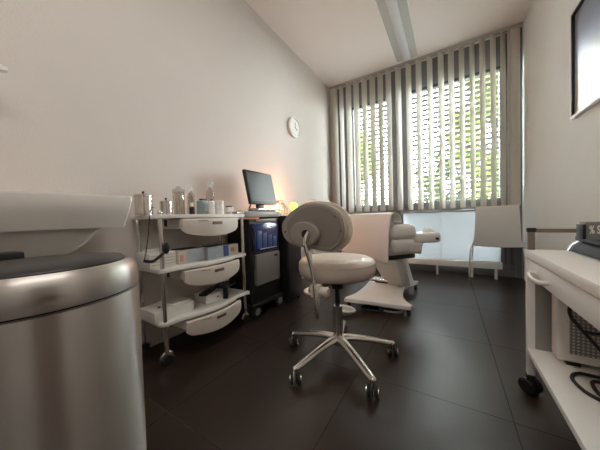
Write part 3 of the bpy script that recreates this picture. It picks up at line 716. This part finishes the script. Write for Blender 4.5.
pd = thing('foot_pedal', 'white oval foot pedal on the floor at the front of the chair base', 'pedal', (-.74,1.86,0), R(-20))
MB().lathe([(0,0),(.06,0),(.062,.02),(.055,.026),(0,.026)], n=32).build('base', M['lgrey'], pd)
MB().tube([(.085*math.cos(a),.055*math.sin(a),.030) for a in [2*PI*k/16 for k in range(16)]], .010, closed=True, smooth=2).build('guard_ring', M['white'], pd)
for i, (cx, cy) in enumerate(((-.56,2.02),(-.42,2.06))):
    q = MB().tube([(cx+(.09+.008*k%3*.01)*math.cos(k*.8), cy+.05*math.sin(k*.8), .010+.004*(k//8)) for k in range(16)], .007, n=8, smooth=5).build('coiled_cable', M['lgrey' if i else 'rubber'])
    tag(q, ['black cable coil on the floor under the chair base','grey cable coil on the floor under the chair base'][i], 'cable')

# ------------------------------------------------------------------ visitor chair
vc = thing('visitor_chair', 'white shell chair with slim chrome legs by the window', 'chair', (.452,3.475,0), R(-7))
vs = []; fs = []
def shell_pt(u, v):   # v 0 at seat front .. 1 top of back
    w = (.225 if v < .4 else .225-.030*min(1,(v-.4)/.10)-.022*max(0,v-.5)*2)
    if v < .42: y = .22-.40*(v/.42); z = .440+.012*math.cos(v*7)
    else:
        t = (v-.42)/.58; y = -.18-.075*math.sin(t*PI/2) - .03*t; z = .445+.41*t**1.05
    return (u*w, y - .0, z - .012*(1-u*u)*(1 if v < .5 else 0) )
nu, nv = 13, 25
for j in range(nv):
    for i in range(nu):
        u = -1+2*i/(nu-1); v = j/(nv-1); x, y, z = shell_pt(u, v)
        vs.append((x, y, z))
for j in range(nv-1):
    for i in range(nu-1): a = j*nu+i; fs.append((a,a+1,a+nu+1,a+nu))
sc_ = MB().raw(vs, fs).build('shell', M['whitec'], vc)
m_ = sc_.modifiers.new('t', 'SOLIDIFY'); m_.thickness = .012; m_.offset = 0
m_ = sc_.modifiers.new('b', 'BEVEL'); m_.width = .004; m_.segments = 2
for s_ in (-1,1):
    MB().tube([(s_*.20,-.15,.424),(s_*.225,-.19,.41),(s_*.235,-.215,.30),(s_*.245,-.245,.008)], .0085, smooth=4).build('leg', M['chrome'], vc)
    MB().tube([(s_*.20,.15,.422),(s_*.225,.19,.41),(s_*.235,.205,.30),(s_*.245,.225,.008)], .0085, smooth=4).build('leg', M['chrome'], vc)
    MB().tube([(s_*.20,-.15,.424),(s_*.20,.15,.422)], .0085, smooth=0).build('seat_rail', M['chrome'], vc)

# ------------------------------------------------------------------ low convector heater
ht = thing('convector_heater', 'low white convector heater on short feet along the window', 'heater', (.06,3.60,0))
MB().b2((-1.10,-.055,.125),(.455,.055,.198),.006).build('casing', M['whitec'], ht)
b = MB()
for k in range(60): b.b2((-1.08+k*.0255,-.045,.198),(-1.072+k*.0255,.045,.2005))
b.build('grille', M['lgrey'], ht)
for x in (-.9,-.2,.17,.40): MB().b2((x-.012,-.03,0),(x+.012,.03,.126),.003).build('foot', M['whitec'], ht)

# ------------------------------------------------------------------ wall clock, poster
ck = thing('wall_clock', 'round white wall clock on the warm wall near the window', 'clock', (XL,2.54,1.91))
rot90 = Matrix.Rotation(R(90),4,'Y')
MB().lathe([(0,.001),(.118,.001),(.124,.012),(.122,.030),(.108,.036),(.104,.028),(0,.028)], n=48, rot=rot90).build('rim', M['whitec'], ck)
MB().lathe([(0,.029),(.103,.029),(0,.0295)], n=48, rot=rot90).build('dial', M['paper'], ck)
b = MB()
for k in range(12): a = 2*PI*k/12; b.box((.031,.09*math.sin(a),.09*math.cos(a)),(.0015,.006,.014), rot=(-a,0,0))
b.build('hour_marks', M['lgrey'], ck)
MB().box((.033,.018,-.012),(.002,.055,.006), rot=(R(-35),0,0)).build('hour_hand', M['black'], ck)
MB().box((.035,.0,.03),(.002,.005,.075)).build('minute_hand', M['grey'], ck)

pc = thing('framed_poster', 'large framed poster behind glass high on the wall above the white trolley', 'poster', (XR,1.65,1.735))
W2, H2 = .70, .335
MB().b2((-.012,-W2+.01,-H2+.01),(-.002,W2-.01,H2-.01)).build('print', M['poster'], pc)
b = MB(); b.b2((-.028,W2-.012,-H2),(-.001,W2,H2)); b.b2((-.028,-W2,-H2),(-.001,-W2+.012,H2)); b.b2((-.028,-W2,H2-.012),(-.001,W2,H2)); b.build('dark_frame', M['black'], pc)
MB().b2((-.030,-W2,-H2-.008),(-.001,W2,-H2+.012),.003).build('bottom_ledge', M['whitec'], pc)

# ------------------------------------------------------------------ white trolley on the right
rt = thing('utility_trolley', 'white office trolley with drawer and open lower shelf along the wall below the poster', 'trolley', (.49,1.0,0))
# local x -.21..+.22, y -.62..+.41
MB().b2((-.212,-.62,.598),(.222,.412,.630),.004).build('top', M['white'], rt)
MB().b2((-.208,-.62,.180),(.222,.400,.203),.003).build('lower_shelf', M['white'], rt)
for (x, y) in ((-.196,.394),(.205,.394),(-.196,-.600),(.205,-.600)):
    MB().b2((x-.013,y-.013,.085),(x+.013,y+.013,.598),.002).build('leg', M['whitec'], rt)
    c = MB()
    for s_ in (-1,1): c.cyl((x+s_*.004,y+s_*.004,.034),(x+s_*.021,y+s_*.021,.034),.033,bev=.006)
    c.box((x,y,.070),(.03,.036,.034),.008)
    c.build('caster', M['black'], rt)
d = MB().b2((-.206,-.58,.522),(-.190,.376,.594),.003).build('drawer', M['whitec'], rt)
MB().b2((-.19,-.57,.526),(.18,.36,.590)).build('drawer_box', M['whitec'], d)
MB().tube([(-.203,.270,.556),(-.226,.262,.553),(-.234,.220,.548),(-.234,.175,.546),(-.226,.135,.547),(-.203,.127,.550)], .0065, n=10, flat=(1.,1.4)).build('handle', M['white'], d)
MB().b2((-.183,.385,.203),(.19,.398,.50)).build('end_panel', M['endp'], rt)
# far guard rail
MB().b2((-.205,.384,.63),(-.182,.400,.712),.002).build('rail_post', M['brown'], rt); MB().b2((.19,.384,.63),(.212,.400,.712),.002).build('rail_post', M['brown'], rt)
MB().b2((-.182,.386,.704),(.19,.398,.720),.002).build('guard_rail', M['brown'], rt)
MB().b2((-.208,.382,.706),(-.178,.402,.724),.003).build('rail_corner', M['black'], rt)

# things on the white trolley
tb = thing('flat_device', 'glossy black flat device with silver rounded end on the white trolley', 'device', (.545,1.14,.6305))
MB().prism([(-.140,.004),(.12,.004),(.12,.040),(-.105,.040),(-.128,.022)], 'y', -.30, .230, bev=.004).build('body', mat('matt_dark_plastic', (.03,.03,.033), .65, spec=.12), tb)
MB().b2((-.118,-.305,.041),(.12,.262,.060),.007).build('glass_top', mat('glossy_black', (.01,.01,.012), .35, spec=.15), tb)
MB().prism([(-.142,.0),(-.03,.0),(-.03,.040),(-.106,.044),(-.132,.024)], 'y', .232, .262, bev=.004).build('silver_end', M['silver'], tb)
sb = thing('device_box', 'dark grey box with white lettering lying on the glossy black device', 'box', (.549,1.28,.6925))
MB().b2((-.150,-.055,.004),(.13,-.005,.060),.002).build('body', M['grey'], sb)
MB().b2((-.156,-.0565,.0),(-.147,-.003,.052),.003).build('end_cap', M['black'], sb)
mt = Matrix.Translation((-.122,-.0555,.032)) @ Matrix.Rotation(R(90),4,'X') @ Matrix.Diagonal((.46,.95,1,1))
text_mesh('% SY', .040, .0006, 'lettering', M['paper'], sb, mt)
tw = thing('speaker_box', 'flat white box with perforated grey face upright on the lower trolley shelf', 'speaker', (.505,1.32,.2035))
MB().b2((-.155,-.022,.010),(.17,.045,.306),.014,seg=4).build('housing', M['white'], tw)
MB().b2((-.122,-.0265,.045),(.14,-.0215,.275),.003).build('grille', M['perf'], tw)
for x in (-.11,.12): MB().b2((x-.02,-.024,0),(x+.02,.04,.012),.003).build('foot', M['rubber'], tw)
cbm = MB().tube([(.46,1.20,.44),(.41,1.25,.468),(.378,1.26,.450),(.375,1.265,.41),(.40,1.265,.365),(.445,1.25,.30),(.475,1.23,.24),(.45,1.235,.212),(.39,1.235,.210),(.358,1.19,.210),(.365,1.12,.210),(.40,1.08,.210),(.45,1.07,.210),(.47,1.12,.212),(.44,1.18,.216),(.40,1.17,.221),(.39,1.10,.221),(.42,1.02,.212),(.48,.95,.210),(.52,.85,.210)], .0055, n=8).build('power_cable', M['rubber'])
tag(cbm, 'black power cable looped on the lower shelf of the white trolley', 'cable')
cb2 = MB().tube([(.395,1.285,.375),(.41,1.283,.352),(.44,1.28,.345),(.475,1.28,.350),(.52,1.28,.33)], .0045, n=8).build('short_lead', M['rubber'])
tag(cb2, 'short black lead crossing the perforated face of the upright white box', 'cable')

# ------------------------------------------------------------------ camera
def cam():
    y, p, r = R(YAW), R(PITCH), R(ROLL)
    fw = Vector((-math.sin(y)*math.cos(p), math.cos(y)*math.cos(p), math.sin(p)))
    rt_ = Vector((math.cos(y), math.sin(y), 0)); up_ = rt_.cross(fw)
    r2 = math.cos(r)*rt_+math.sin(r)*up_; u2 = -math.sin(r)*rt_+math.cos(r)*up_
    m = Matrix((r2, u2, -fw)).transposed().to_4x4(); m.translation = (0,0,.80)
    c = bpy.data.cameras.new('camera'); o = bpy.data.objects.new('camera', c); COL.objects.link(o); o.matrix_world = m
    c.sensor_fit = 'HORIZONTAL'; c.sensor_width = 36; c.lens = 36*240.35/600; c.clip_start = .02
    scene.camera = o
YAW, PITCH, ROLL = 31.87286, -1.80019, -1.84956
cam()

# ------------------------------------------------------------------ light
w = bpy.data.worlds.new('sky'); scene.world = w; w.use_nodes = True; nt = w.node_tree
bgn = nt.nodes['Background']; bgn.inputs['Color'].default_value = (.93,.97,1,1); bgn.inputs['Strength'].default_value = 38.
pl = bpy.data.lights.new('window_portal', 'AREA'); pl.shape = 'RECTANGLE'; pl.size = 2.0; pl.size_y = 2.45; pl.cycles.is_portal = True
po = bpy.data.objects.new('window_portal', pl); COL.objects.link(po); po.location = (-.40,YW+.25,1.35); po.rotation_euler = (R(-90),0,0)
# fill light added under the unseen fixture to brighten the near room
al = bpy.data.lights.new('added_fill_lamp', 'AREA'); al.shape = 'RECTANGLE'; al.size = .12; al.size_y = 1.3; al.energy = 8.5; al.color = (1,.955,.90)
ao = bpy.data.objects.new('added_fill_lamp', al); COL.objects.link(ao); ao.location = (-.455,.05,ZC-.04)
ol_ = bpy.data.lights.new('glow_lamp_light', 'POINT'); ol_.energy = 2.2; ol_.color = (1,.30,.09); ol_.shadow_soft_size = .05
oo = bpy.data.objects.new('glow_lamp_light', ol_); COL.objects.link(oo); oo.location = (-1.50,2.12,1.02)

scene.view_settings.view_transform = 'Standard'; scene.view_settings.look = 'None'; scene.view_settings.gamma = 1; scene.view_settings.exposure = 1.0
scene.view_settings.use_curve_mapping = False
scene.render.engine = 'CYCLES'
scene.cycles.use_denoising = True
scene.cycles.max_bounces = 10; scene.cycles.diffuse_bounces = 6; scene.cycles.transparent_max_bounces = 12
scene.cycles.sample_clamp_indirect = 8
